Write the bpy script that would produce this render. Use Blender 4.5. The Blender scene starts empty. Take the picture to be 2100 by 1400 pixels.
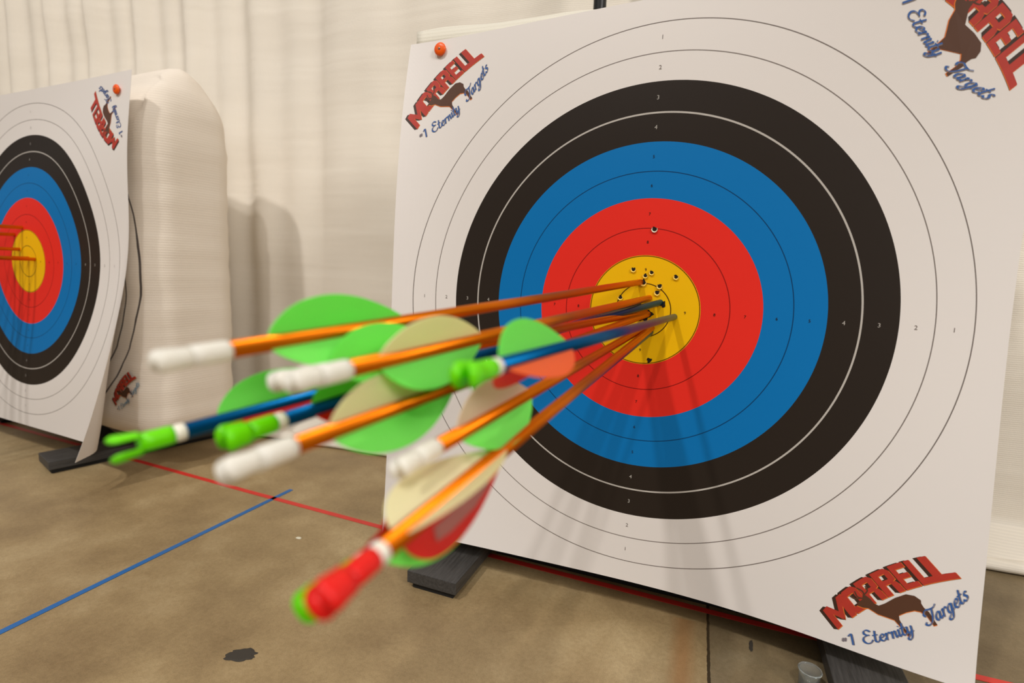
import bpy, bmesh, math, random
from mathutils import Vector, Matrix, noise
random.seed(7)
S = bpy.context.scene
COL = S.collection
U = 0.04                       # one scoring ring is 4 cm wide
FLOOR = 0.5                    # drop from the middle of the face to the floor

# ------------------------------------------------------------------ camera, world, lamps, exposure
def W(x, y, z):                # face coordinates (right, down, into the face) -> world
    return Vector((x, z, FLOOR - y))
R = ((0.94087885, -0.03867706, 0.33652797), (0.08343575, 0.98931345, -0.11957162), (-0.32830697, 0.14058088, 0.93405115))
CAM = (0.07924783, -0.05744137, -0.80538098)
def wdir(v): return Vector((v[0], v[2], -v[1]))
camd = bpy.data.cameras.new('camera'); cam = bpy.data.objects.new('camera', camd); COL.objects.link(cam)
rx, ry, rz = wdir(R[0]), -wdir(R[1]), -wdir(R[2])
cam.matrix_world = Matrix(((rx[0], ry[0], rz[0], 0), (rx[1], ry[1], rz[1], 0), (rx[2], ry[2], rz[2], 0), (0, 0, 0, 1)))
cam.matrix_world.translation = W(*CAM)
camd.sensor_width = 36; camd.lens = 36 * 1084.42 / 2100; camd.clip_start = 0.01; camd.clip_end = 60
camd.dof.use_dof = True; camd.dof.focus_distance = 0.80; camd.dof.aperture_fstop = 3.3
S.camera = cam
S.view_settings.view_transform = 'Standard'; S.view_settings.look = 'None'
S.view_settings.gamma = 1; S.view_settings.use_curve_mapping = False
S.view_settings.exposure = 0.0
wd = bpy.data.worlds.new('hall_air'); S.world = wd; wd.use_nodes = True
wt = wd.node_tree; bg = wt.nodes['Background']; bg.inputs[1].default_value = 0.48
wc = wt.nodes.new('ShaderNodeTexCoord'); wx = wt.nodes.new('ShaderNodeSeparateXYZ'); wr = wt.nodes.new('ShaderNodeValToRGB')
wt.links.new(wc.outputs['Generated'], wx.inputs[0]); wt.links.new(wx.outputs[2], wr.inputs[0]); wt.links.new(wr.outputs[0], bg.inputs[0])
wr.color_ramp.elements[0].position = 0.08; wr.color_ramp.elements[0].color = (.20, .175, .15, 1)
wr.color_ramp.elements[1].position = 0.40; wr.color_ramp.elements[1].color = (1.0, .975, .945, 1)
def lamp(name, loc, aim, size, power, col):
    l = bpy.data.lights.new(name, 'AREA'); l.shape = 'DISK'; l.size = size; l.energy = power; l.color = col
    o = bpy.data.objects.new(name, l); COL.objects.link(o); o.location = loc
    o.rotation_euler = (Vector(aim) - Vector(loc)).to_track_quat('-Z', 'Y').to_euler(); return o
warm = (1.0, 0.955, 0.91)
lamp('hall_lamp', (-1.55, -3.0, 4.5), (0, 0, .5), 0.22, 98, warm)
lamp('hall_lamp.001', (1.4, -7.0, 9.3), (0, 0, .5), 0.42, 262, warm)
lamp('added_fill_lamp', (3.9, -3.0, 3.1), (0, 0, .5), 1.6, 120, warm)  # added fill from the right, lifts vanes and bag side; no known fixture

# ------------------------------------------------------------------ helpers
def lin(c):
    return tuple(((v / 255) / 12.92 if v / 255 <= .04045 else ((v / 255 + .055) / 1.055) ** 2.4) for v in c)
class NT:
    def __init__(s, name):
        s.m = bpy.data.materials.new(name); s.m.use_nodes = True; s.t = s.m.node_tree; s.t.nodes.clear()
        s.out = s.t.nodes.new('ShaderNodeOutputMaterial')
    def n(s, k, **p):
        o = s.t.nodes.new(k)
        for a, b in p.items(): setattr(o, a, b)
        return o
    def l(s, a, b): s.t.links.new(a, b)
    def math(s, op, a, b=None, c=None):
        o = s.n('ShaderNodeMath', operation=op)
        for i, v in enumerate((a, b, c)):
            if v is None: continue
            if isinstance(v, (int, float)): o.inputs[i].default_value = v
            else: s.l(v, o.inputs[i])
        return o.outputs[0]
    def mix(s, f, a, b):
        o = s.n('ShaderNodeMix', data_type='RGBA')
        for i, v in ((0, f), (6, a), (7, b)):
            if isinstance(v, (int, float)): o.inputs[i].default_value = v
            elif isinstance(v, tuple): o.inputs[i].default_value = (*v[:3], 1)
            else: s.l(v, o.inputs[i])
        return o.outputs[2]
    def noise(s, scale, det=4, vec=None, rough=.55):
        o = s.n('ShaderNodeTexNoise'); o.inputs['Scale'].default_value = scale; o.inputs['Detail'].default_value = det; o.inputs['Roughness'].default_value = rough
        if vec is not None: s.l(vec, o.inputs['Vector'])
        return o.outputs[0]
    def ramp(s, f, stops, interp='LINEAR'):
        o = s.n('ShaderNodeValToRGB'); cr = o.color_ramp; cr.interpolation = interp
        while len(cr.elements) < len(stops): cr.elements.new(.5)
        for e, (p, c) in zip(cr.elements, stops): e.position = p; e.color = (*c[:3], 1)
        s.l(f, o.inputs[0]); return o.outputs[0]
    def bsdf(s, col, rough=.6, metal=0., spec=.5, bump=None, bstr=.2, bdist=.01, trans=0., ior=1.45, coat=0.):
        b = s.n('ShaderNodeBsdfPrincipled')
        if isinstance(col, tuple): b.inputs['Base Color'].default_value = (*col[:3], 1)
        else: s.l(col, b.inputs['Base Color'])
        if isinstance(rough, (int, float)): b.inputs['Roughness'].default_value = rough
        else: s.l(rough, b.inputs['Roughness'])
        b.inputs['Metallic'].default_value = metal; b.inputs['Specular IOR Level'].default_value = spec
        b.inputs['Transmission Weight'].default_value = trans; b.inputs['IOR'].default_value = ior; b.inputs['Coat Weight'].default_value = coat
        if bump is not None:
            u = s.n('ShaderNodeBump'); u.inputs['Strength'].default_value = bstr; u.inputs['Distance'].default_value = bdist
            s.l(bump, u.inputs['Height']); s.l(u.outputs[0], b.inputs['Normal'])
        return b
    def done(s, sh): s.l(sh.outputs[0], s.out.inputs[0]); return s.m
def simple(name, rgb, rough=.6, metal=0., var=.06, scale=40, spec=.5, **k):
    t = NT(name); c = lin(rgb)
    tc = t.n('ShaderNodeTexCoord').outputs['Object']
    f = t.noise(scale, 3, tc)
    col = t.mix(f, tuple(v * (1 - var) for v in c), tuple(min(1, v * (1 + var)) for v in c))
    return t.done(t.bsdf(col, rough, metal, spec, **k))

def mesh_obj(name, verts, faces, mats, parent=None, mi=None, uv=None, smooth=False):
    me = bpy.data.meshes.new(name); me.from_pydata([tuple(v) for v in verts], [], faces); me.update()
    for m in (mats if isinstance(mats, (list, tuple)) else [mats]): me.materials.append(m)
    if mi: me.polygons.foreach_set('material_index', mi)
    if uv:
        l = me.uv_layers.new(name='UVMap')
        for lp in me.loops: l.data[lp.index].uv = uv[lp.vertex_index]
    if smooth: me.polygons.foreach_set('use_smooth', [True] * len(me.polygons))
    o = bpy.data.objects.new(name, me); COL.objects.link(o)
    if parent: o.parent = parent
    return o
def from_bm(name, bm, mats, parent=None, smooth=False):
    me = bpy.data.meshes.new(name); bm.normal_update(); bm.to_mesh(me); bm.free()
    for m in (mats if isinstance(mats, (list, tuple)) else [mats]): me.materials.append(m)
    if smooth: me.polygons.foreach_set('use_smooth', [True] * len(me.polygons))
    o = bpy.data.objects.new(name, me); COL.objects.link(o)
    if parent: o.parent = parent
    return o
def empty(name, mw=None, loc=None, rz=0):
    o = bpy.data.objects.new(name, None); COL.objects.link(o); o.empty_display_size = .05
    if mw is not None: o.matrix_world = mw
    else: o.location = loc; o.rotation_euler = (0, 0, rz)
    return o
def tag(o, label, cat, group=None, kind=None):
    o['label'] = label; o['category'] = cat
    if group: o['group'] = group
    if kind: o['kind'] = kind
    return o
def bm_box(bm, c, s, bev=0.0, rz=0.0):
    r = bmesh.ops.create_cube(bm, size=1); vs = r['verts']
    for v in vs: v.co = Vector((v.co.x * s[0], v.co.y * s[1], v.co.z * s[2]))
    if bev:
        es = {e for v in vs for e in v.link_edges}
        vs = bmesh.ops.bevel(bm, geom=list(es), offset=bev, segments=2, affect='EDGES', profile=.6)['verts']
        vs = list({v for v in vs})
    M = Matrix.Translation(c) @ Matrix.Rotation(rz, 4, 'Z')
    bmesh.ops.transform(bm, matrix=M, verts=vs)
def box(name, c, s, mat, parent=None, bev=0.003, rz=0.0):
    bm = bmesh.new(); bm_box(bm, c, s, bev, rz); return from_bm(name, bm, mat, parent)
def lathe(prof, n=28, cap=True):
    """rings of (radius, z) -> verts, faces"""
    V = []; F = []
    for r, z in prof:
        for i in range(n): V.append((r * math.cos(2 * math.pi * i / n), r * math.sin(2 * math.pi * i / n), z))
    for k in range(len(prof) - 1):
        for i in range(n):
            j = (i + 1) % n; F.append((k * n + i, k * n + j, (k + 1) * n + j, (k + 1) * n + i))
    if cap: F.append(tuple(range(n - 1, -1, -1))); F.append(tuple((len(prof) - 1) * n + i for i in range(n)))
    return V, F

# ------------------------------------------------------------------ materials
def m_floor():
    t = NT('polished concrete'); g = t.n('ShaderNodeNewGeometry').outputs['Position']
    n1 = t.noise(1.7, 5, g); n2 = t.noise(4.5, 7, g, .62); n3 = t.noise(160, 3, g); n4 = t.noise(650, 2, g)
    c = t.ramp(n1, [(.30, lin((132, 108, 74))), (.5, lin((155, 132, 95))), (.70, lin((180, 157, 118)))])
    c2 = t.ramp(n2, [(.34, lin((116, 96, 67))), (.52, lin((160, 139, 102))), (.7, lin((198, 179, 140)))])
    c = t.mix(.55, c, c2)
    c3 = t.ramp(n3, [(.3, (.72, .70, .66)), (.62, (1.04, 1.04, 1.04))]); m = t.n('ShaderNodeMix', data_type='RGBA', blend_type='MULTIPLY'); m.inputs[0].default_value = .45
    t.l(c, m.inputs[6]); t.l(c3, m.inputs[7]); c = m.outputs[2]
    c4 = t.ramp(n4, [(.3, (.7, .68, .64)), (.62, (1.06, 1.05, 1.03))]); m = t.n('ShaderNodeMix', data_type='RGBA', blend_type='MULTIPLY'); m.inputs[0].default_value = .6
    t.l(c, m.inputs[6]); t.l(c4, m.inputs[7]); c = m.outputs[2]
    # expansion joint between two slabs, the right slab greyer and darkened further for the bag's shadow
    sx = t.n('ShaderNodeSeparateXYZ'); t.l(g, sx.inputs[0])
    wob = t.math('MULTIPLY', t.math('SUBTRACT', t.noise(60, 2, g), .5), .004)
    x = t.math('ADD', sx.outputs[0], wob)
    right = t.math('GREATER_THAN', x, .1345)
    m = t.n('ShaderNodeMix', data_type='RGBA', blend_type='MULTIPLY'); t.l(right, m.inputs[0]); t.l(c, m.inputs[6]); m.inputs[7].default_value = (.63, .66, .73, 1); c = m.outputs[2]
    # rusty streak soaked into the slab beside the joint
    sk = t.math('MULTIPLY', t.math('LESS_THAN', sx.outputs[1], .04), t.math('MULTIPLY', t.ramp(t.math('ABSOLUTE', t.math('SUBTRACT', sx.outputs[0], .098)), [(.004, (1, 1, 1)), (.022, (0, 0, 0))]), n2))
    c = t.mix(t.math('MULTIPLY', sk, .9), c, lin((150, 98, 50)))
    jd = t.math('LESS_THAN', t.math('ABSOLUTE', t.math('SUBTRACT', x, .1345)), .0022)
    c = t.mix(jd, c, lin((62, 50, 34)))
    rough = t.math('ADD', t.math('MULTIPLY', n2, .25), .36)
    b = t.bsdf(c, rough, 0, .35, bump=n3, bstr=.12, bdist=.002)
    return t.done(b)
def m_face(lines_white=True):
    t = NT('printed target paper'); uv = t.n('ShaderNodeUVMap', uv_map='UVMap').outputs[0]
    L = t.n('ShaderNodeVectorMath', operation='LENGTH'); t.l(uv, L.inputs[0]); r = L.outputs['Value']
    rn = t.math('DIVIDE', r, 20)
    paper = lin((232, 226, 221)); blk = lin((42, 34, 28)); blue = lin((0, 116, 186)); red = lin((236, 46, 34)); yel = lin((246, 190, 0))
    c = t.ramp(rn, [(0, yel), (.1, red), (.2, blue), (.3, blk), (.4, paper)], 'CONSTANT')
    for k, w, col in ((1, .020, lin((90, 60, 0))), (2, .018, lin((120, 70, 0))), (3, .017, lin((150, 20, 16))), (5, .017, lin((0, 62, 108))),
                      (7, .030, lin((190, 184, 176))), (9, .017, lin((128, 118, 112))), (10, .017, lin((120, 110, 104)))):
        f = t.math('LESS_THAN', t.math('ABSOLUTE', t.math('SUBTRACT', r, k)), w)
        c = t.mix(f, c, col)
    nn = t.noise(1.6, 3, uv)
    b = t.bsdf(c, .5, 0, .25, bump=nn, bstr=.03, bdist=.004)
    tr = t.n('ShaderNodeBsdfTranslucent'); t.l(c, tr.inputs[0]); mx = t.n('ShaderNodeMixShader'); mx.inputs[0].default_value = .06
    t.l(b.outputs[0], mx.inputs[1]); t.l(tr.outputs[0], mx.inputs[2]); return t.done(mx)
def m_cloth(name, rgb, ribs=0., pit=.004, printed=False):
    t = NT(name); tc = t.n('ShaderNodeTexCoord').outputs['Object']; c = lin(rgb)
    sx = t.n('ShaderNodeSeparateXYZ'); t.l(tc, sx.inputs[0])
    n = t.noise(3.2, 4, tc); n2 = t.noise(420, 2, tc)
    w = t.math('SINE', t.math('MULTIPLY', sx.outputs[2], 2 * math.pi / pit))
    w01 = t.math('MULTIPLY_ADD', w, .5, .5)
    col = t.mix(n, tuple(v * .93 for v in c), tuple(min(1, v * 1.05) for v in c))
    m = t.n('ShaderNodeMix', data_type='RGBA', blend_type='MULTIPLY'); m.inputs[0].default_value = 1
    rr = t.ramp(w01, [(0, (1 - ribs,) * 3), (1, (1, 1, 1))]); t.l(col, m.inputs[6]); t.l(rr, m.inputs[7]); col = m.outputs[2]
    if printed:   # rings printed on the front of the bag
        front = t.math('LESS_THAN', sx.outputs[1], .12)
        v = t.n('ShaderNodeCombineXYZ'); t.l(sx.outputs[0], v.inputs[0]); t.l(sx.outputs[2], v.inputs[2])
        L = t.n('ShaderNodeVectorMath', operation='LENGTH'); t.l(v.outputs[0], L.inputs[0])
        for k in (9.1, 10.2):
            f = t.math('LESS_THAN', t.math('ABSOLUTE', t.math('SUBTRACT', L.outputs['Value'], k * U)), .0024)
            col = t.mix(t.math('MULTIPLY', f, front), col, lin((92, 84, 80)))
    hb = t.math('ADD', t.math('MULTIPLY', w, .3), n2)
    # horizontal creases
    cr = t.n('ShaderNodeMapping'); t.l(tc, cr.inputs[0]); cr.inputs['Scale'].default_value = (1.2, 1.2, 14)
    hb2 = t.math('MULTIPLY_ADD', t.noise(1.3, 2, cr.outputs[0]), 9, hb)
    b = t.bsdf(col, .8, 0, .2, bump=hb2, bstr=.35, bdist=.0012)
    tr = t.n('ShaderNodeBsdfTranslucent'); t.l(col, tr.inputs[0]); mx = t.n('ShaderNodeMixShader'); mx.inputs[0].default_value = .12
    t.l(b.outputs[0], mx.inputs[1]); t.l(tr.outputs[0], mx.inputs[2]); return t.done(mx)
def m_wood():
    t = NT('black painted wood'); tc = t.n('ShaderNodeTexCoord').outputs['Object']
    mp = t.n('ShaderNodeMapping'); t.l(tc, mp.inputs[0]); mp.inputs['Scale'].default_value = (60, 4, 60)
    n = t.noise(4, 6, mp.outputs[0], .7)
    c = t.ramp(n, [(.3, lin((44, 42, 40))), (.7, lin((74, 72, 70)))])
    return t.done(t.bsdf(c, .5, 0, .5, bump=n, bstr=.3, bdist=.001))
def m_vane(name, rgb, tr_rgb=None, k=.45):
    t = NT(name); tc = t.n('ShaderNodeTexCoord').outputs['Object']; n = t.noise(30, 2, tc); c = lin(rgb)
    col = t.mix(n, tuple(v * .94 for v in c), tuple(min(1, v * 1.05) for v in c))
    b = t.bsdf(col, .35, 0, .5); tr = t.n('ShaderNodeBsdfTranslucent'); tr.inputs[0].default_value = (*lin(tr_rgb or rgb), 1)
    mx = t.n('ShaderNodeMixShader'); mx.inputs[0].default_value = k
    t.l(b.outputs[0], mx.inputs[1]); t.l(tr.outputs[0], mx.inputs[2]); return t.done(mx)
def m_clear():
    t = NT('clear plastic'); tc = t.n('ShaderNodeTexCoord').outputs['Object']; n = t.noise(8, 2, tc)
    col = t.mix(n, (.86, .92, .90), (.95, .97, .96)); return t.done(t.bsdf(col, .08, 0, .6, trans=.92, ior=1.4))

M_floor = m_floor(); M_face = m_face(); M_cloth = m_cloth('white drape cloth', (246, 238, 224), .07, .0042)
M_bag = m_cloth('white woven bag', (242, 231, 216), .02, .006, True); M_bagmain = m_cloth('cream woven bag', (236, 230, 214), .03, .006)
M_wood = m_wood(); M_dark = simple('black rubber', (22, 21, 20), .8); M_blackmetal = simple('black steel', (12, 12, 12), .4)
M_redtape = simple('red floor tape', (205, 52, 44), .4, var=.1, scale=25); M_bluetape = simple('blue floor tape', (32, 98, 162), .4, var=.1, scale=25)
M_orange = simple('orange anodised shaft', (210, 108, 8), .36, .85, spec=.25); M_blue = simple('blue anodised shaft', (0, 80, 128), .34, .85, spec=.25)
M_nockW = m_vane('white nock plastic', (252, 248, 238), None, .3); M_nockG = m_vane('fluorescent green nock plastic', (128, 244, 0), (110, 245, 10), .3)
M_nockR = m_vane('fluorescent red nock plastic', (245, 34, 28), (255, 40, 30), .3); M_ring = simple('white collar', (240, 234, 218), .4, var=.03)
M_green = m_vane('green vane', (150, 255, 118), (140, 255, 100), .5); M_cream = m_vane('cream vane', (255, 247, 212), (255, 250, 196), .5)
M_grey = m_vane('grey cream vane', (244, 224, 204), (245, 228, 196), .5)
M_ored_lit = m_vane('lit orange red vane', (255, 130, 66), (255, 110, 50), .5); M_red = m_vane('red vane', (236, 46, 34), (250, 48, 36), .5)  # the orange red one carries a lit tone in its colour
M_greymark = simple('grey print', (160, 92, 84), .5)
M_pin = simple('orange pin plastic', (240, 92, 8), .35); M_steel = simple('dull steel', (150, 140, 128), .35, .8)
M_prR = simple('printed brick red', (178, 52, 38), .5, var=.12, scale=120); M_prO = simple('printed orange edge', (226, 120, 40), .5); M_prK = simple('printed dark brown', (58, 36, 24), .5)
M_prD = simple('printed deer brown', (84, 52, 34), .5); M_prB = simple('printed blue', (48, 92, 158), .5); M_prW = simple('printed pale grey', (176, 170, 162), .6); M_prG = simple('printed grey', (120, 110, 104), .6)
M_prC = simple('printed light blue', (110, 160, 185), .6); M_shadeline = simple('printed shadow', (120, 112, 118), .6)
M_hole = simple('dark hole', (28, 18, 8), .95, var=.2); M_torn = simple('torn paper edge', (240, 205, 96), .8); M_clear = m_clear()
M_stain = simple('dark gum', (56, 50, 42), .8); M_scrap = simple('white scrap', (214, 208, 186), .8)

# ------------------------------------------------------------------ the setting
mesh_obj('floor', [(-7, -5, 0), (6, -5, 0), (6, 3, 0), (-7, 3, 0)], [(0, 1, 2, 3)], M_floor)['kind'] = 'structure'

def drape():
    X0, X1, H = -6.0, 3.0, 2.6; nx, nz = 800, 70; V = []; F = []
    for j in range(nz + 1):
        tz = j / nz; z = H * (tz ** 1.5) + .004
        for i in range(nx + 1):
            x = X0 + (X1 - X0) * i / nx
            k = .35 + .65 / (1 + math.exp((x + 1.15) * 5))           # stronger folds on the left
            if x > .2: k = .6
            ph = 1.3 * noise.noise(Vector((x * 1.1, 3.1, z * .25)))
            f = .016 * math.sin(x * 24 + 3 * ph) + .012 * math.sin(x * 51 + 1.7 + 4 * ph) * (1 if x < -1 else .4) + .03 * noise.noise(Vector((x * 2.4, z * .3, 1)))
            y = .52 + k * f * (.35 + .65 * min(1, z / .8)) + .008 * noise.noise(Vector((x * 3, z * 7, 9)))
            if z < .07:                                              # hem kicks forward and rests on the floor
                q = 1 - z / .07; y -= (.07 + .04 * noise.noise(Vector((x * 2.3, 0, 4)))) * q ** 1.6
                z2 = z + .012 * math.sin(q * math.pi) * (1 + .6 * math.sin(x * 19))
            else: z2 = z
            V.append((x, y, max(.003, z2)))
    for j in range(nz):
        for i in range(nx):
            a = j * (nx + 1) + i; F.append((a, a + 1, a + nx + 2, a + nx + 1))
    o = mesh_obj('curtain', V, F, M_cloth, smooth=True)
    sm = o.modifiers.new('thick', 'SOLIDIFY'); sm.thickness = .0015; sm.offset = 1
    tag(o, 'long cream white drape hanging behind both targets down to the floor', 'curtain')
    hem = []                                                       # rolled hem lying on the floor
    bm = bmesh.new(); n = 260; ring = []
    for i in range(n + 1):
        x = X0 + (X1 - X0) * i / n; r = .013 + .004 * math.sin(x * 9) + .005 * noise.noise(Vector((x * 5, 2, 2)))
        y = .46 + .028 * noise.noise(Vector((x * 2.3, 0, 4))) * -1; rr = []
        for k in range(10):
            a = 2 * math.pi * k / 10; rr.append(bm.verts.new((x, y + 1.5 * r * math.cos(a), r * 1.02 + r * math.sin(a))))
        ring.append(rr)
    for a, b in zip(ring, ring[1:]):
        for k in range(10): bm.faces.new((a[k], a[(k + 1) % 10], b[(k + 1) % 10], b[k]))
    from_bm('hem', bm, M_cloth, o, True)
drape()

def tape(name, pts, w, mat, label):
    P = [Vector((x, y, 0)) for x, y in pts]; V = []; F = []; n = len(P)
    for i, p in enumerate(P):
        d = (P[min(i + 1, n - 1)] - P[max(i - 1, 0)]).normalized(); s = Vector((-d.y, d.x, 0)) * w / 2
        for v, z in ((p - s, .0002), (p + s, .0002), (p + s, .0009), (p - s, .0009)): V.append((v.x, v.y, z))
    for i in range(n - 1):
        a = 4 * i
        for k in range(4): F.append((a + k, a + (k + 1) % 4, a + 4 + (k + 1) % 4, a + 4 + k))
    F.append((0, 3, 2, 1)); F.append(tuple(4 * (n - 1) + k for k in range(4)))
    tag(mesh_obj(name, V, F, mat), label, 'tape')
tape('floor_tape', [(-2.6, .225), (-1.307, .147), (-.90, .121), (-.524, .101), (-.1, .084), (.171, .0745), (.5, .0705), (1.6, .062)], .0125, M_redtape, 'long thin strip of red tape on the concrete floor running under the targets')
tape('floor_tape', [(-.852, -.62), (-.8165, .171)], .011, M_bluetape, 'thin strip of blue tape on the concrete floor ending just past the red tape')

# ------------------------------------------------------------------ lettering and logo
def resample(pts, n=8):
    """Catmull-Rom through pts"""
    P = [pts[0]] + list(pts) + [pts[-1]]; out = []
    for i in range(1, len(P) - 2):
        for k in range(n):
            t = k / n; a, b, c, d = P[i - 1], P[i], P[i + 1], P[i + 2]
            out.append(tuple(.5 * ((2 * b[j]) + (-a[j] + c[j]) * t + (2 * a[j] - 5 * b[j] + 4 * c[j] - d[j]) * t * t + (-a[j] + 3 * b[j] - 3 * c[j] + d[j]) * t ** 3) for j in (0, 1)))
    out.append(tuple(pts[-1])); return out
def pen(pts, thin, thick, ang=math.radians(35)):
    """broad-nib stroke -> list of quads"""
    q = []; L = []; Rr = []
    for i, p in enumerate(pts):
        a = pts[max(0, i - 1)]; b = pts[min(len(pts) - 1, i + 1)]
        dx, dy = b[0] - a[0], b[1] - a[1]; l = math.hypot(dx, dy) or 1; dx /= l; dy /= l
        w = thin + (thick - thin) * abs(dx * math.sin(ang) - dy * math.cos(ang)) ** 1.3
        w /= 2; L.append((p[0] - dy * w, p[1] + dx * w)); Rr.append((p[0] + dy * w, p[1] - dx * w))
    for i in range(len(pts) - 1): q.append([L[i], Rr[i], Rr[i + 1], L[i + 1]])
    return q
SC = {
 'E': ([[(1.0, 1.75), (.72, 2.05), (.35, 1.95), (.3, 1.55), (.6, 1.28), (.85, 1.25)], [(.6, 1.25), (.15, 1.0), (.02, .5), (.3, .05), (.75, .05), (1.1, .45)]], 1.25),
 't': ([[(.28, 1.75), (.1, .4), (.2, .05), (.42, .06), (.6, .3)], [(-.1, 1.08), (.48, 1.12)]], .62),
 'e': ([[(.08, .5), (.45, .62), (.58, .86), (.36, 1.02), (.1, .72), (.08, .3), (.3, .02), (.55, .1), (.72, .35)]], .74),
 'r': ([[(-.02, .85), (.14, 1.0), (.1, .5), (.06, 0)], [(.1, .55), (.3, .95), (.5, 1.0), (.58, .82)]], .68),
 'n': ([[(-.02, .85), (.14, 1.0), (.1, .5), (.06, 0)], [(.1, .55), (.32, .95), (.5, .92), (.5, .4), (.56, .05), (.75, .3)]], .80),
 'i': ([[(.0, .85), (.14, 1.0), (.1, .3), (.2, .03), (.4, .28)], [(.2, 1.42), (.24, 1.52)]], .42),
 'y': ([[(.0, .85), (.12, 1.0), (.1, .4), (.25, .05), (.5, .3)], [(.62, 1.0), (.55, .1), (.35, -.6), (.05, -.8), (-.1, -.55), (.25, -.15), (.8, .25)]], .95),
 'T': ([[(-.15, 1.2), (-.3, 1.6), (.0, 1.98), (.5, 1.85), (1.0, 1.82), (1.35, 2.1)], [(.75, 1.85), (.6, .8), (.3, .15), (-.1, .0), (-.4, .25), (-.25, .5)]], .92),
 'a': ([[(.58, .85), (.35, 1.02), (.06, .65), (.05, .22), (.22, .02), (.45, .25), (.56, .8)], [(.62, 1.0), (.54, .3), (.64, .03), (.85, .28)]], .88),
 'g': ([[(.58, .85), (.35, 1.02), (.06, .65), (.05, .22), (.22, .02), (.45, .25), (.56, .8)], [(.62, 1.0), (.52, .0), (.3, -.7), (-.05, -.75), (-.12, -.5), (.3, -.12), (.85, .25)]], .90),
 's': ([[(-.05, .15), (.15, .0), (.4, .15), (.38, .45), (.15, .7), (.25, .98), (.52, .92)]], .6),
 '1': ([[(.0, 1.45), (.35, 1.8), (.35, .9), (.3, .0)]], .7),
 '#': ([[(.2, 1.7), (.1, .9)], [(.45, 1.7), (.35, .9)], [(.0, 1.45), (.55, 1.45)], [(-.02, 1.15), (.5, 1.15)]], .75)}
def letter_bars(ch):
    """block capitals in a unit box (0..1, 0..1): list of convex polygons"""
    B = lambda x0, y0, x1, y1: [(x0, y0), (x1, y0), (x1, y1), (x0, y1)]
    if ch == 'M': return [B(0, 0, .24, 1), B(.76, 0, 1, 1), [(.0, 1), (.24, 1), (.62, .28), (.5, .1), (.40, .28)], [(1, 1), (.76, 1), (.38, .28), (.5, .1), (.60, .28)]]
    if ch == 'O': return [B(0, .16, .3, .84), B(.7, .16, 1, .84), [(0, .84), (1, .84), (.8, 1), (.2, 1)], [(0, .16), (.2, 0), (.8, 0), (1, .16)], B(.28, .74, .72, .86), B(.28, .14, .72, .26)]
    if ch == 'R': return [B(0, 0, .32, 1), [(.3, .8), (.3, 1), (.8, 1), (.98, .86), (.98, .8)], B(.66, .56, .98, .82), [(.3, .4), (.66, .4), (.98, .5), (.98, .58), (.3, .58)], [(.66, 0), (1, 0), (.98, .3), (.9, .44), (.62, .44)]]
    if ch == 'E': return [B(0, 0, .32, 1), B(.3, .8, .95, 1), B(.3, .41, .85, .6), B(.3, 0, 1, .2)]
    if ch == 'L': return [B(0, 0, .4, 1), B(.38, 0, 1, .24)]
def subdiv(poly, n=3):
    out = []
    for i, a in enumerate(poly):
        b = poly[(i + 1) % len(poly)]
        for k in range(n): out.append((a[0] + (b[0] - a[0]) * k / n, a[1] + (b[1] - a[1]) * k / n))
    return out
def top_t(s): return 1.22 - .02 * s - .085 * s * s
def bot_t(s): return .42 - .06 * s - .075 * s * s
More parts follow.
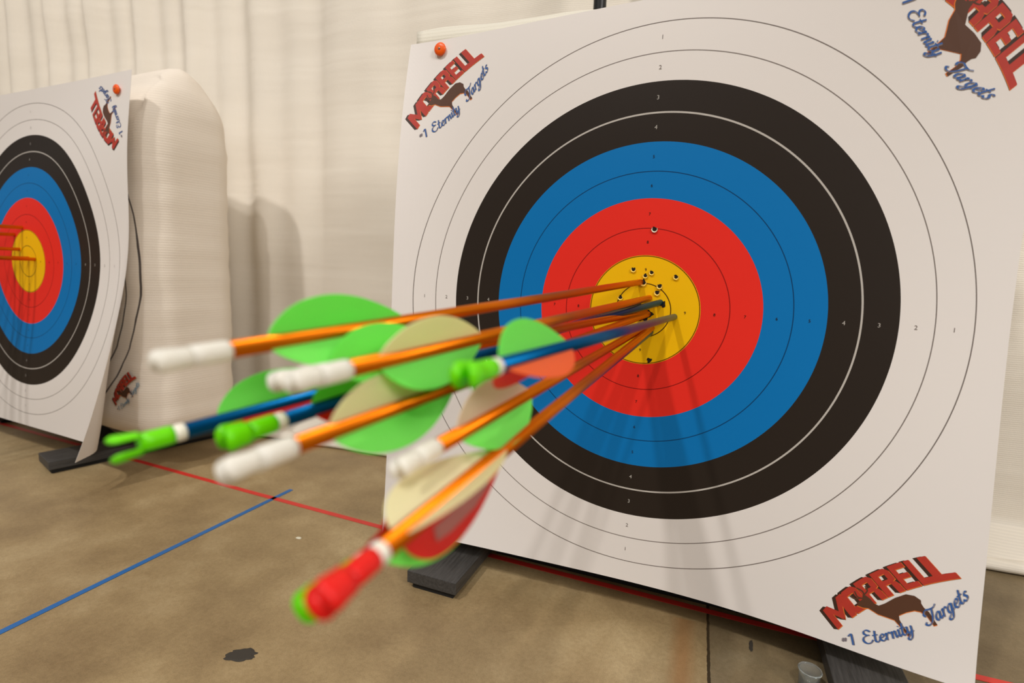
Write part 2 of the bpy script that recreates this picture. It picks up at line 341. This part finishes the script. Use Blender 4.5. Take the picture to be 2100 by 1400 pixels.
def logo(name, parent, mapf, origin, e1, e2, k=1.0, sub=None):
    """one emblem: arched block name, deer, script line; mapf((x, y), lift) puts a paper point into space"""
    polys = []                                                     # (poly in logo units, material index, lift)
    spans = [('M', -2.12, -1.30), ('O', -1.36, -.76), ('R', -.74, -.16), ('R', -.14, .42), ('E', .45, .90), ('L', .94, 1.36), ('L', 1.34, 1.92)]
    for ch, a, b in spans:
        for poly in letter_bars(ch):
            pl = []
            if ch == 'L' and b > 2:
                poly = [(x * .62 if y > .3 or x < .41 else x, y) for x, y in poly]
            for x, y in subdiv(poly):
                s = a + (b - a) * x; pl.append((s, bot_t(s) + (top_t(s) - bot_t(s)) * y))
            for q in range(4): polys.append(([(x - .035 * q, y + .022 * q - .03) for x, y in pl], 2, .0003))
            cx = sum(p[0] for p in pl) / len(pl); cy = sum(p[1] for p in pl) / len(pl)
            polys.append(([(x + .012 , y - .022) for x, y in pl], 1, .0006))
            polys.append((pl, 0, .0009))
    deer = [(-1.09, .59), (-1.02, .66), (-.83, .68), (-.72, .80), (-.66, .74), (-.62, .60), (-.62, .44), (-.55, .33), (-.35, .31), (0, .33), (.35, .29), (.52, .15), (.58, -.03), (.52, -.11),
            (.50, -.24), (.53, -.40), (.47, -.79), (.37, -.77), (.40, -.49), (.34, -.30), (.22, -.20), (-.02, -.15), (-.25, -.14), (-.33, -.25), (-.38, -.52), (-.36, -.74), (-.45, -.73), (-.45, -.40),
            (-.46, -.20), (-.58, -.06), (-.75, .13), (-.86, .38), (-1.0, .47)]
    polys.append(([(x - .015, y - .02) for x, y in deer], 1, .0011)); polys.append((deer, 3, .0014))
    for st in ([(-.78, .68), (-.90, .80), (-.86, .98)], [(-.85, .74), (-1.0, .78), (-1.08, .92)], [(-.72, .72), (-.66, .88), (-.74, 1.04)], [(-.68, .78), (-.52, .84), (-.48, .98)]):
        for q in pen(resample(st, 5), .035, .05): polys.append((q, 3, .0014))
    def line(txt, s0, s1, size):
        adv = sum(SC[c][1] for c in txt); kx = (s1 - s0) / adv; s = s0
        for c in txt:
            strokes, w = SC[c]
            for st in strokes:
                for q in (pen(st, .07, .12) if c == '#' else pen(resample(st, 6), .08, .225)):
                    o = []
                    for x, y in q:
                        xx = s + (x + .30 * y) * kx; base = -.70 + .075 * xx * xx - .02 * xx
                        o.append((xx, base + y * size))
                    polys.append((o, 5 if c == '#' else 4, .0018)); polys.append(([(x + .02, y - .02) for x, y in o], 5, .0016))
            s += w * kx
    sz = .195
    line('#', -2.34, -2.15, sz * .75); line('1', -2.12, -1.93, sz); line('Eternity', -1.72, -.18, sz); line('Targets', .30, 1.72, sz)
    V = []; F = []; MI = []
    for pl, mi, lift in polys:
        b = len(V)
        for s, t in pl:
            p = (origin[0] + k * (e1[0] * s + e2[0] * t), origin[1] + k * (e1[1] * s + e2[1] * t)); V.append(mapf(p, lift * .32))
        F.append(tuple(range(b, len(V)))); MI.append(mi)
    # concave outlines must be triangulated
    bm = bmesh.new(); bv = [bm.verts.new(v) for v in V]
    for f, mi in zip(F, MI):
        try: fc = bm.faces.new([bv[i] for i in f]); fc.material_index = mi
        except ValueError: pass
    bmesh.ops.triangulate(bm, faces=bm.faces[:])
    mats = [M_prR, M_prO, M_prK, M_prD, sub or M_prB, M_shadeline]
    o = from_bm(name, bm, mats, parent); return o

SEG = {}
def numerals(name, parent, mapf, items, mats, mi_of):
    """small printed ring numbers, converted from text outlines"""
    for ch, (px, py), size in items:
        if ch not in SEG:
            cu = bpy.data.curves.new('t', 'FONT'); cu.body = ch; cu.align_x = 'CENTER'; cu.align_y = 'CENTER'; cu.resolution_u = 3
            ob = bpy.data.objects.new('t', cu); COL.objects.link(ob); dg = bpy.context.evaluated_depsgraph_get(); dg.update()
            me = ob.evaluated_get(dg).to_mesh(); SEG[ch] = ([(v.co.x, v.co.y) for v in me.vertices], [tuple(p.vertices) for p in me.polygons])
            bpy.data.objects.remove(ob); bpy.data.curves.remove(cu)
        vs, fs = SEG[ch]
        mesh_obj(name, [mapf((px + x * size, py - y * size), .0004) for x, y in vs], fs, mats[mi_of(math.hypot(px, py))], parent)

# ------------------------------------------------------------------ target papers
CO = [0.00351, 0.0054, -0.01098, -0.01017, 0.01051, 0.00836, 0.0013, -0.00393, -0.002, -0.03209, 0.00197, -0.0039, 0.02319, 0.00513, 0.00277, -0.00483, -0.0035, 0.04039, -0.02575, -0.03634, -0.00221, -0.00997, -0.00331, -0.0068, 0.00412, -0.02762, -0.02214, -0.00505, -0.00174, -0.00234, -0.02718, -0.01502, 0.01558, 0.01081, 0.00955, 0.0142, 0.00512, 0.0007, 0.00782, -0.014, 0.00307, 0.01927, 0.009, 0.0085, -0.00493]
MONO = [(i, j) for i in range(9) for j in range(9) if i + j < 9]
def pz(x, y):
    x /= .44; y /= .44; return sum(c * x ** i * y ** j for c, (i, j) in zip(CO, MONO))
HW = 10.85
def paper_mesh(name, mapf, parent, n=110):
    V = []; F = []; UV = []
    for j in range(n + 1):
        for i in range(n + 1):
            p = (-HW + 2 * HW * i / n, -HW + 2 * HW * j / n); V.append(mapf(p, 0)); UV.append(p)
    for j in range(n):
        for i in range(n): a = j * (n + 1) + i; F.append((a, a + n + 1, a + n + 2, a + 1))
    o = mesh_obj(name, V, F, M_face, parent, uv=UV)
    sm = o.modifiers.new('thick', 'SOLIDIFY'); sm.thickness = .0004; sm.offset = -1
    return o
def nums(rot=0):
    it = []
    for k in range(1, 11):
        r = 10.5 - k if k < 10 else .0
        if k == 10: continue
        for a in (0, 90, 180, 270):
            it.append((str(k), (r * math.cos(math.radians(a)), r * math.sin(math.radians(a))), .20 if k < 5 else .15))
    return it
def num_mi(r): return 0 if 6 < r < 8 else (2 if r < 6 else 1)
D45 = 1 / math.sqrt(2)
def four_logos(mapf, parent, frame, corners):
    """corner logos: (corner sign x, sign y, reading dir, up dir, distance of the baseline origin)"""
    for cx, cy, e1, e2, dist in corners:
        logo('printed_logo', parent, mapf, (cx * dist * D45, cy * dist * D45), e1, e2)
A = D45
C_TL = (-1, -1, (A, -A), (-A, -A), 12.0); C_TR = (1.01, -.99, (A, A), (A, -A), 12.0); C_BR = (1, 1, (A, -A), (-A, -A), 12.66); C_BL = (-1, 1, (A, A), (A, -A), 12.66)

# main paper: world mapping with its own base at the middle of the sheet
base1 = W(0, 0, 0)
def map1(p, lift):
    x, y = p[0] * U, p[1] * U; return W(x, y, pz(x, y) - lift) - base1
paper1 = empty('target_paper', loc=base1)
tag(paper1, 'large paper archery target stuck with the arrow bundle, curling at lower right', 'paper target', 'paper targets')
paper_mesh('target_sheet', map1, paper1)
four_logos(map1, paper1, None, [C_TL, C_TR, C_BR])
numerals('ring_numeral', paper1, map1, nums(), [M_prW, M_prG, M_hole], num_mi)
def hole(p, r, torn=True):
    V = []; n = 12; x, y = p
    for i in range(n):
        a = 2 * math.pi * i / n; q = r * (1 + .25 * math.sin(3 * a + x * 7) + .15 * math.cos(5 * a + y * 5)); V.append(map1((x + q * math.cos(a), y + q * math.sin(a)), .0007))
    h = mesh_obj('arrow_hole', V, [tuple(range(n - 1, -1, -1))], M_hole, paper1)
    if torn:
        V = []; F = []
        for i in range(n + 1):
            a = math.pi * (-.15 + 1.3 * i / n) ; k = .5 + .5 * math.sin(math.pi * i / n)
            for q, l in ((r * .95, .0008), (r * (1.0 + .42 * k), .0020 * k + .0006)): V.append(map1((x + q * math.cos(a), y + q * math.sin(a)), l))
        for i in range(n): F.append((2 * i, 2 * i + 1, 2 * i + 3, 2 * i + 2))
        o = mesh_obj('torn_edge', V, F, M_torn if math.hypot(x, y) < 2 else M_scrap, h); 
for p, r, t in (((.21, -2.97), .085, True), ((-.45, -1.50), .075, True), ((.0, -1.29), .07, True), ((.22, -1.41), .07, True), ((1.09, -1.29), .075, True), ((.54, -.93), .08, True),
             ((.47, -.69), .08, True), ((-.87, -.44), .075, True), ((.37, 1.85), .09, False), ((-.06, -1.04), .10, True), ((.70, -.27), .11, False), ((.02, .25), .17, False), ((.22, .12), .15, False)):
    hole(p, r, t)

# second paper, turned a quarter turn on its bag, lower right corner curling forward
base2 = W(-1.5812, -0.0217, 0.0847); YAW = .1034; LEAN = -.0767
Uw = Vector((math.cos(YAW), -math.sin(YAW), 0)); Nw = Vector((math.sin(YAW), math.cos(YAW), 0))
M2 = Matrix(((Uw.x, Nw.x, 0, base2.x), (Uw.y, Nw.y, 0, base2.y), (0, 0, 1, base2.z), (0, 0, 0, 1)))
def map2(p, lift):
    x, y = p[0] * U, p[1] * U
    # curl line runs from the upper right corner down to about 7.4 units at the bottom
    x0 = (11.1 - 3.6 * max(0, (p[1] + 7) / 17.85) ** 1.5) * U; z = 0.0; nx, nz = 0.0, -1.0
    if x > x0:
        s = x - x0; rad = .085; a = min(s / rad, math.radians(60)); ex = max(0, s - rad * math.radians(60))
        x = x0 + rad * math.sin(a) + ex * math.cos(a); z = -rad * (1 - math.cos(a)) - ex * math.sin(a); nx, nz = -math.sin(a), -math.cos(a)
    z += LEAN * y + .004 * math.sin(y * 14 + x * 5); x += nx * lift; z += nz * lift
    return Vector((x, z, -y))
paper2 = empty('target_paper', mw=M2)
tag(paper2, 'paper archery target at the left frame edge, its right edge curling off the bag', 'paper target', 'paper targets')
paper_mesh('target_sheet', map2, paper2, 110)
four_logos(map2, paper2, None, [(1, -1, (-A, -A), (-A, A), 12.3), (-1, -1, (A, -A), (-A, -A), 12.0), (-1, 1, (-A, -A), (-A, A), 12.0)])
numerals('ring_numeral', paper2, map2, nums(), [M_prW, M_prG, M_hole], num_mi)

def pin(p, mapf, mw, label, r=.0105):
    c = mw @ mapf(p, 0); e = mw @ mapf(p, .01); d = (e - c).normalized()
    q = d.to_track_quat('Z', 'Y').to_matrix().to_4x4(); o = empty('push_pin', mw=Matrix.Translation(c) @ q)
    V, F = lathe([(r * .55, .0006), (r * .6, .003), (r * .98, .004), (r * 1.02, .0062), (r * .85, .0082), (r * .4, .0088)]); mesh_obj('pin_head', V, F, M_pin, o, smooth=True)
    V, F = lathe([(.0018, .0085), (.0018, .0096), (.001, .0099)], 12); mesh_obj('pin_centre', V, F, M_steel, o)
    tag(o, label, 'pin', 'orange pins holding the papers')
pin((-9.25, -10.40), map1, Matrix.Translation(base1), 'round orange pin in upper left corner of the large paper target')
pin((9.72, -9.85), map2, M2, 'small orange pin in upper right corner of the left paper target')

# ------------------------------------------------------------------ bag targets
def bag(name, mw, hx, top, bot, y0, y1, rad, front, hump, mat, label, seed=0, flap=0, group='archery bag targets'):
    """rounded stuffed bag; local x right, y into, z up from the face centre"""
    n = 44; bm = bmesh.new(); bmesh.ops.create_cube(bm, size=2)
    bmesh.ops.subdivide_edges(bm, edges=bm.edges[:], cuts=n, use_grid_fill=True)
    cy = (y0 + y1) / 2; hy = (y1 - y0) / 2; cz = (top - bot) / 2; hz = (top + bot) / 2; h = Vector((hx, hy, hz)); c = Vector((0, cy, cz))
    for v in bm.verts:
        p = Vector((v.co.x * h.x, v.co.y * h.y, v.co.z * h.z)); q = Vector([max(-h[i] + rad, min(h[i] - rad, p[i])) for i in range(3)])
        d = p - q; d = d.normalized() * rad if d.length > 1e-9 else d; p = q + d + c
        k = max(0, (p.z - (top - .12)) / .12)
        p.z += hump * k * max(0, 1 - abs((p.y - cy) / hy) ** 1.6)
        wr = .004 * noise.noise(Vector((p.x * 5 + seed, p.y * 7, p.z * 5))) + .0035 * noise.noise(Vector((p.x * 4, p.y * 4 + seed, p.z * 22)))
        sgn = Vector((d.x / rad, d.y / rad, d.z / rad)); p += sgn * wr * (1.6 if k > 0 else 1)
        p.y += front(p.x, -p.z) * max(0, 1 - (p.y - y0) / (y1 - y0))
        v.co = p
    o = from_bm('bag_body', bm, mat, None, True); e = empty(name, mw=mw); o.parent = e
    if flap:
        # stitched flap along the top
        V = []; F = []; m = 60
        for i in range(m + 1):
            x = hx * (-1.03 + 2.0 * i / m if flap else -.80 + 1.60 * i / m); zt = top + hump * .9 + flap + .004 * noise.noise(Vector((x * 9, 1, seed)))
            for yy, zz in ((cy - .05, zt - .012 - flap), (cy - .05, zt + .002), (cy - .01, zt + .011 + .004 * math.sin(x * 22)), (cy + .05, zt + (.004 if flap else -.010))): V.append((x, yy, zz))
        for i in range(m):
            for k in range(3): a = 4 * i + k; F.append((a, a + 4, a + 5, a + 1))
        f = mesh_obj('top_flap', V, F, mat, e, smooth=True); sm = f.modifiers.new('t', 'SOLIDIFY'); sm.thickness = .004
    tag(e, label, 'archery bag', group); return e
def front1(x, y):
    xx = max(-.42, min(.42, x)); yy = max(-.43, min(.42, y)); return max(pz(xx, yy), -.004) + .010
bag1 = bag('bag_target', Matrix.Translation(base1), .435, .436, .467, .020, .29, .05, front1, .010, M_bagmain, 'stuffed white bag target behind the large paper, only its top ridge showing', 3, .027)
bag2 = bag('bag_target', M2, .445, .405, .445, .004 + .03, .285, .075, lambda x, y: max(0, LEAN * y) * (1 if abs(x) < .4 else .6), .085, M_bag, 'stuffed cream bag target at left, its creased side showing beside the curling paper', 11)
def mapbag(p, lift):
    x, y = p[0] * U, p[1] * U; yy = .034 + max(0, LEAN * y) * .6; e = abs(x) - (.445 - .075)
    if e > 0: yy += .075 - math.sqrt(max(0, .075 ** 2 - min(e, .0749) ** 2))
    return Vector((x, yy - lift - .006, -y))
logo('printed_logo', bag2, mapbag, (8.75, 7.7), (A, -A), (-A, -A), .74, M_prC)

# ------------------------------------------------------------------ stands
def stand(label, feet, ztop, bar_y, rz, origin):
    e = empty('target_stand', loc=origin, rz=rz)
    for cx, y0, y1, w in feet:
        L = y1 - y0
        box('foot', (cx, (y0 + y1) / 2, ztop - .011), (w, L, .022), M_wood, e, .0015)
        box('foot_pad', (cx, (y0 + y1) / 2, (ztop - .022) / 2), (w - .016, L - .012, ztop - .022), M_dark, e, .001)
    x0 = min(f[0] for f in feet); x1 = max(f[0] for f in feet)
    box('crossbar', ((x0 + x1) / 2, bar_y, .0155), (x1 - x0 - .10, .05, .031), M_dark, e, .0015)
    tag(e, label, 'stand', 'black wooden stands'); return e
s1 = stand('black wooden stand under the large target, two flat board feet sticking out in front', [(-.308, -.072, .43, .094), (.335, -.085, .43, .094)], .033, .121, math.radians(-1.5), (0, 0, 0))
s2 = stand('black wooden stand under the left target, long board foot lying on the floor', [(0, 0, .46, .098), (-.60, 0, .46, .098)], .033, .16, math.radians(-18), (-1.452, .010, 0))
bm = bmesh.new(); V, F = lathe([(.0135, 0), (.0135, 1.42), (.012, 1.425)], 20)
pole = empty('upright_pole', loc=(-.172, .385, 0)); mesh_obj('pole', V, F, M_blackmetal, pole, smooth=True)
V, F = lathe([(.06, 0), (.06, .006), (.02, .010), (.017, .03)], 28); mesh_obj('base_plate', V, F, M_blackmetal, pole); bm.free()
tag(pole, 'thin black upright pole behind the top of the large target', 'pole')

# ------------------------------------------------------------------ arrows
RS = .0045
def vane_mesh(mat_name, h=.0192, L=.100):
    prof = [(0, 0), (.02, .22), (.06, .46), (.12, .70), (.2, .88), (.3, .98), (.4, 1.0), (.5, .95), (.62, .82), (.74, .62), (.86, .37), (.95, .15), (1, .02)]
    P = resample(prof, 4); V = []; F = []; t = .0004
    for sx in (-t, t):
        for u, v in P:
            V.append((RS * .96, sx, -u * L)); V.append((RS * .96 + max(.0003, v * h), sx * .7, -u * L))
    m = len(P)
    for s in (0, 1):
        o = s * 2 * m
        for i in range(m - 1):
            f = (o + 2 * i, o + 2 * i + 1, o + 2 * i + 3, o + 2 * i + 2); F.append(f if s == 0 else f[::-1])
    for i in range(m - 1):
        a, b = 2 * i + 1, 2 * i + 3; F.append((a, 2 * m + a, 2 * m + b, b))
    F.append((0, 2 * m, 2 * m + 1, 1)); F.append((2 * m - 2, 2 * m - 1, 4 * m - 1, 4 * m - 2))
    return V, F
def nock_mesh(L0=0.0, L=.030, flare=1.0, fat=1.0):
    """body then two prongs beside a string slot"""
    n = 24; V = []; F = []; body = [(RS * .98 * fat, L0), (RS * 1.02 * fat, L0 + .003), (RS * 1.02 * fat, L0 + L * .35), (RS * 1.0 * fat, L0 + L * .55)]
    V, F = lathe(body, n)
    for sg in (1, -1):
        rings = []; g = .0016 + (flare - 1) * .0022
        for k, (zz, r, gap) in enumerate(((L * .53, .96, g * .9), (L * .62, .98, g), (L * .75, 1.04, g), (L * .85, 1.10, g), (L * .93, 1.10, g * 1.25), (L * .985, .98, g * 1.7), (L, .80, g * 2.0))):
            r *= RS * flare; a0 = math.asin(min(.98, gap / r)); ring = []
            for i in range(11):
                a = a0 + (math.pi - 2 * a0) * i / 10; ring.append((r * math.sin(a) * sg, -r * math.cos(a) * sg, L0 + zz))
            rings.append(ring)
        b = len(V)
        for rg in rings: V.extend(rg)
        for k in range(len(rings) - 1):
            for i in range(11):
                j = (i + 1) % 11; F.append((b + k * 11 + i, b + k * 11 + j, b + (k + 1) * 11 + j, b + (k + 1) * 11 + i))
        F.append(tuple(b + 10 - i for i in range(11))); F.append(tuple(b + (len(rings) - 1) * 11 + i for i in range(11)))
    return V, F
def unproj(px, py, dep):
    c = ((px - 1050) / 1084.42 * dep, (py - 700) / 1084.42 * dep, dep)
    f = [sum(R[r][k] * c[r] for r in range(3)) for k in range(3)]; return W(f[0] + CAM[0], f[1] + CAM[1], f[2] + CAM[2])
def arrow(hit, joint, kind, vanes, label, slot=0., back=.021, ring=False, tip=None, group='arrows in the yellow of the large target', mark=None, mid=None):
    """hit and joint: world points; vanes: [(roll deg, material)]; roll 0 = up in the view, 90 = towards the viewer"""
    a = (joint - hit); L = a.length; a.normalize(); e = (cam.location - joint); 
    e = (Vector(W(*CAM)) - joint); e = (e - a * e.dot(a)).normalized(); u = e.cross(a)
    if u.z < 0: u = -u
    e2 = a.cross(u)
    if e2.dot(e) < 0: sgn = -1
    else: sgn = 1
    M = Matrix(((u.x, e2.x, a.x, hit.x), (u.y, e2.y, a.y, hit.y), (u.z, e2.z, a.z, hit.z), (0, 0, 0, 1)))
    o = empty('arrow', mw=M); shaft = {'o': M_orange, 'b': M_blue}[kind]
    V, F = lathe([(.0015, -.045), (RS, -.030), (RS, 0), (RS, L * .5), (RS, L)], 28); mesh_obj('shaft', V, F, shaft, o, smooth=True)
    z = L
    if ring:
        V, F = lathe([(RS * .9, L), (RS * 1.08, L + .0008), (RS * 1.10, L + .0045), (RS * .95, L + .0062), (RS * .7, L + .0066)], 28); mesh_obj('collar', V, F, M_ring, o, smooth=True); z = L + .0062
    nm = {'w': M_nockW, 'g': M_nockG, 'r': M_nockR}[tip or 'w']
    V, F = nock_mesh(z, .030 if ring else .034, 1.5 if ring else 1.12, 1.14); nk = mesh_obj('nock', V, F, nm, o); nk.rotation_euler = (0, 0, math.radians(slot))
    for p in nk.data.polygons: p.use_smooth = len(p.vertices) == 4
    for phi, vm in vanes:
        V, F = vane_mesh(''); V = [(x, y, zz + L - back) for x, y, zz in V]; v = mesh_obj('vane', V, F, vm, o); v.rotation_euler = (0, 0, sgn * math.radians(phi))
        if mark is not None and mark == phi:
            Vm = []
            for sx in (-.0008, .0008):
                for zz, x0, x1 in ((-.022, .007, .014), (-.035, .007, .0155), (-.060, .007, .0145), (-.078, .006, .0105)): Vm += [(RS + x0 - .004, sx, zz + L - back), (RS + x1 - .004, sx, zz + L - back)]
            Fm = [(2 * i, 2 * i + 1, 2 * i + 3, 2 * i + 2) for i in range(3)] + [(8 + 2 * i, 8 + 2 * i + 2, 8 + 2 * i + 3, 8 + 2 * i + 1) for i in range(3)]
            s = mesh_obj('printed_mark', Vm, Fm, M_greymark, v); s['label'] = 'greyish printed stripe'
    tag(o, label, 'arrow', group); return o
def hitpt(u, v): return W(u * U, v * U, pz(u * U, v * U))
G, Cr = M_green, M_cream
arrow(hitpt(-.16, -1.04), unproj(468, 718, .26), 'o', [(20, G), (140, G), (260, G)], 'topmost orange arrow of the bundle, white nock and green vanes', slot=80)
arrow(hitpt(.20, -.47), unproj(712, 757, .26), 'o', [(40, Cr), (162, G), (282, G)], 'orange arrow with a cream upper vane and white nock, just below the topmost arrow', slot=95)
arrow(hitpt(.12, .07), unproj(674, 762, .285), 'o', [(5, G), (125, G), (245, G)], 'orange arrow mostly hidden behind the cream vaned one, its rounded green vane showing', slot=95, back=.002)
arrow(hitpt(.19, .12), unproj(600, 915, .24), 'o', [(33, Cr), (155, G), (277, G)], 'orange arrow with cream upper vane and white nock, lower left in the bundle', slot=95)
arrow(hitpt(.21, .57), unproj(894, 917, .28), 'o', [(33, M_grey), (157, G), (277, G)], 'short looking orange arrow with white nock, in front of the paper edge', slot=85)
arrow(hitpt(.37, .63), unproj(785, 1128, .215), 'o', [(105, Cr), (-27, Cr), (211, M_red)], 'lowest orange arrow, red nock, cream vanes and one red vane', slot=92, ring=True, tip='r', back=.012, mark=211)
arrow(hitpt(.60, -.33), unproj(380, 883, .30), 'b', [(5, G), (125, M_red), (245, M_red)], 'blue arrow reaching furthest left, with forked green nock', slot=0, ring=True, tip='g', back=.018)
arrow(hitpt(-.19, -.22), unproj(583, 860, .30), 'b', [(25, G), (145, M_red), (265, M_red)], 'dark blue arrow with green nock in the middle of the bundle', slot=70, ring=True, tip='g', back=.018)
arrow(hitpt(1.14, .16), unproj(1020, 751, .275), 'b', [(2, G), (130, M_ored_lit), (235, M_red)], 'rightmost blue arrow, green upper vane and lower vane in a lit orange tone', slot=75, ring=True, tip='g', back=.004)  # both lower vanes are orange red; lit and shaded tones put into their colours
arrow(hitpt(.33, .80), unproj(750, 1147, .24), 'b', [(168, G), (50, M_red), (288, M_red)], 'blue arrow almost hidden right behind the lowest orange one, green nock tip showing', slot=90, ring=True, tip='g', back=.006)
# arrows in the left target, leaving the frame at left
d2 = Vector((-.10, -.99, -.03)).normalized()
for k, ((u, v), dz, lb) in enumerate((((-.5, -2.16), .030, 'uppermost orange arrow shaft in the red ring of the left target'), ((-1.5, -1.7), .02, 'second orange arrow shaft down in the left target'),
                        ((-.95, -.75), .035, 'orange arrow shaft entering the left target yellow at mid height'), ((.1, -.2), .035, 'lower orange arrow shaft in the yellow of the left target'), ((.85, -.15), .05, 'lowest orange arrow shaft reaching furthest into the yellow of the left target'))):
    h = M2 @ map2((u, v), 0); arrow(h, h + (d2 + Vector((0, 0, dz))).normalized() * .60, 'o', [(20, G), (140, G), (260, G)], lb, slot=20, group='arrows in the left target')

# ------------------------------------------------------------------ small things on the floor
def blob(name, c, r, mat, label, cat, seed, hgt=.0012, sq=.62, rot=0):
    n = 40; V = [(0, 0, hgt)]; 
    for k, zz in ((.75, hgt), (1.0, .0003)):
        for i in range(n):
            a = 2 * math.pi * i / n; q = r * k * (1 + .28 * noise.noise(Vector((math.cos(a) * 2.6, math.sin(a) * 2.6, seed)))+ .16 * noise.noise(Vector((math.cos(a) * 7, math.sin(a) * 7, seed))))
            x, y = q * math.cos(a), sq * q * math.sin(a); V.append((x * math.cos(rot) - y * math.sin(rot), x * math.sin(rot) + y * math.cos(rot), zz))
    F = [(0, 1 + i, 1 + (i + 1) % n) for i in range(n)] + [(1 + i, 1 + n + i, 1 + n + (i + 1) % n, 1 + (i + 1) % n) for i in range(n)]
    o = mesh_obj(name, V, F, mat); o.location = (c[0], c[1], 0); tag(o, label, cat); return o
blob('gum_spot', (-.489, -.290), .021, M_stain, 'flat dark blotch of old gum on the bare floor at bottom left', 'stain', 2, rot=.4)
blob('paper_scrap', (-.641, -.003), .006, M_scrap, 'tiny white scrap on the floor right of the blue tape', 'scrap', 5)
blob('floor_stain', (.196, .014), .014, M_stain, 'small dark elongated stain on the greyer slab right of the joint', 'stain', 9, hgt=.0006, sq=.2, rot=1.5)
def cup():
    o = empty('plastic_cup', loc=(.262, -.050, 0)); o.scale = (.82, .82, 1)
    prof = [(.0140, .0004), (.0146, .002), (.0166, .0285), (.0172, .0295), (.0160, .0298), (.0154, .0285), (.0136, .0035), (.001, .0035)]
    V, F = lathe(prof, 48); mesh_obj('cup_wall', V, F, M_clear, o, smooth=True)
    V, F = lathe([(.0162, .0292), (.0180, .0292), (.0184, .0300), (.0180, .0310), (.0162, .0310), (.0158, .0300), (.0162, .0292)], 48, False); mesh_obj('rim', V, F, M_clear, o, smooth=True)
    tag(o, 'small clear plastic cup standing on the floor beside the right black foot', 'cup')
cup()
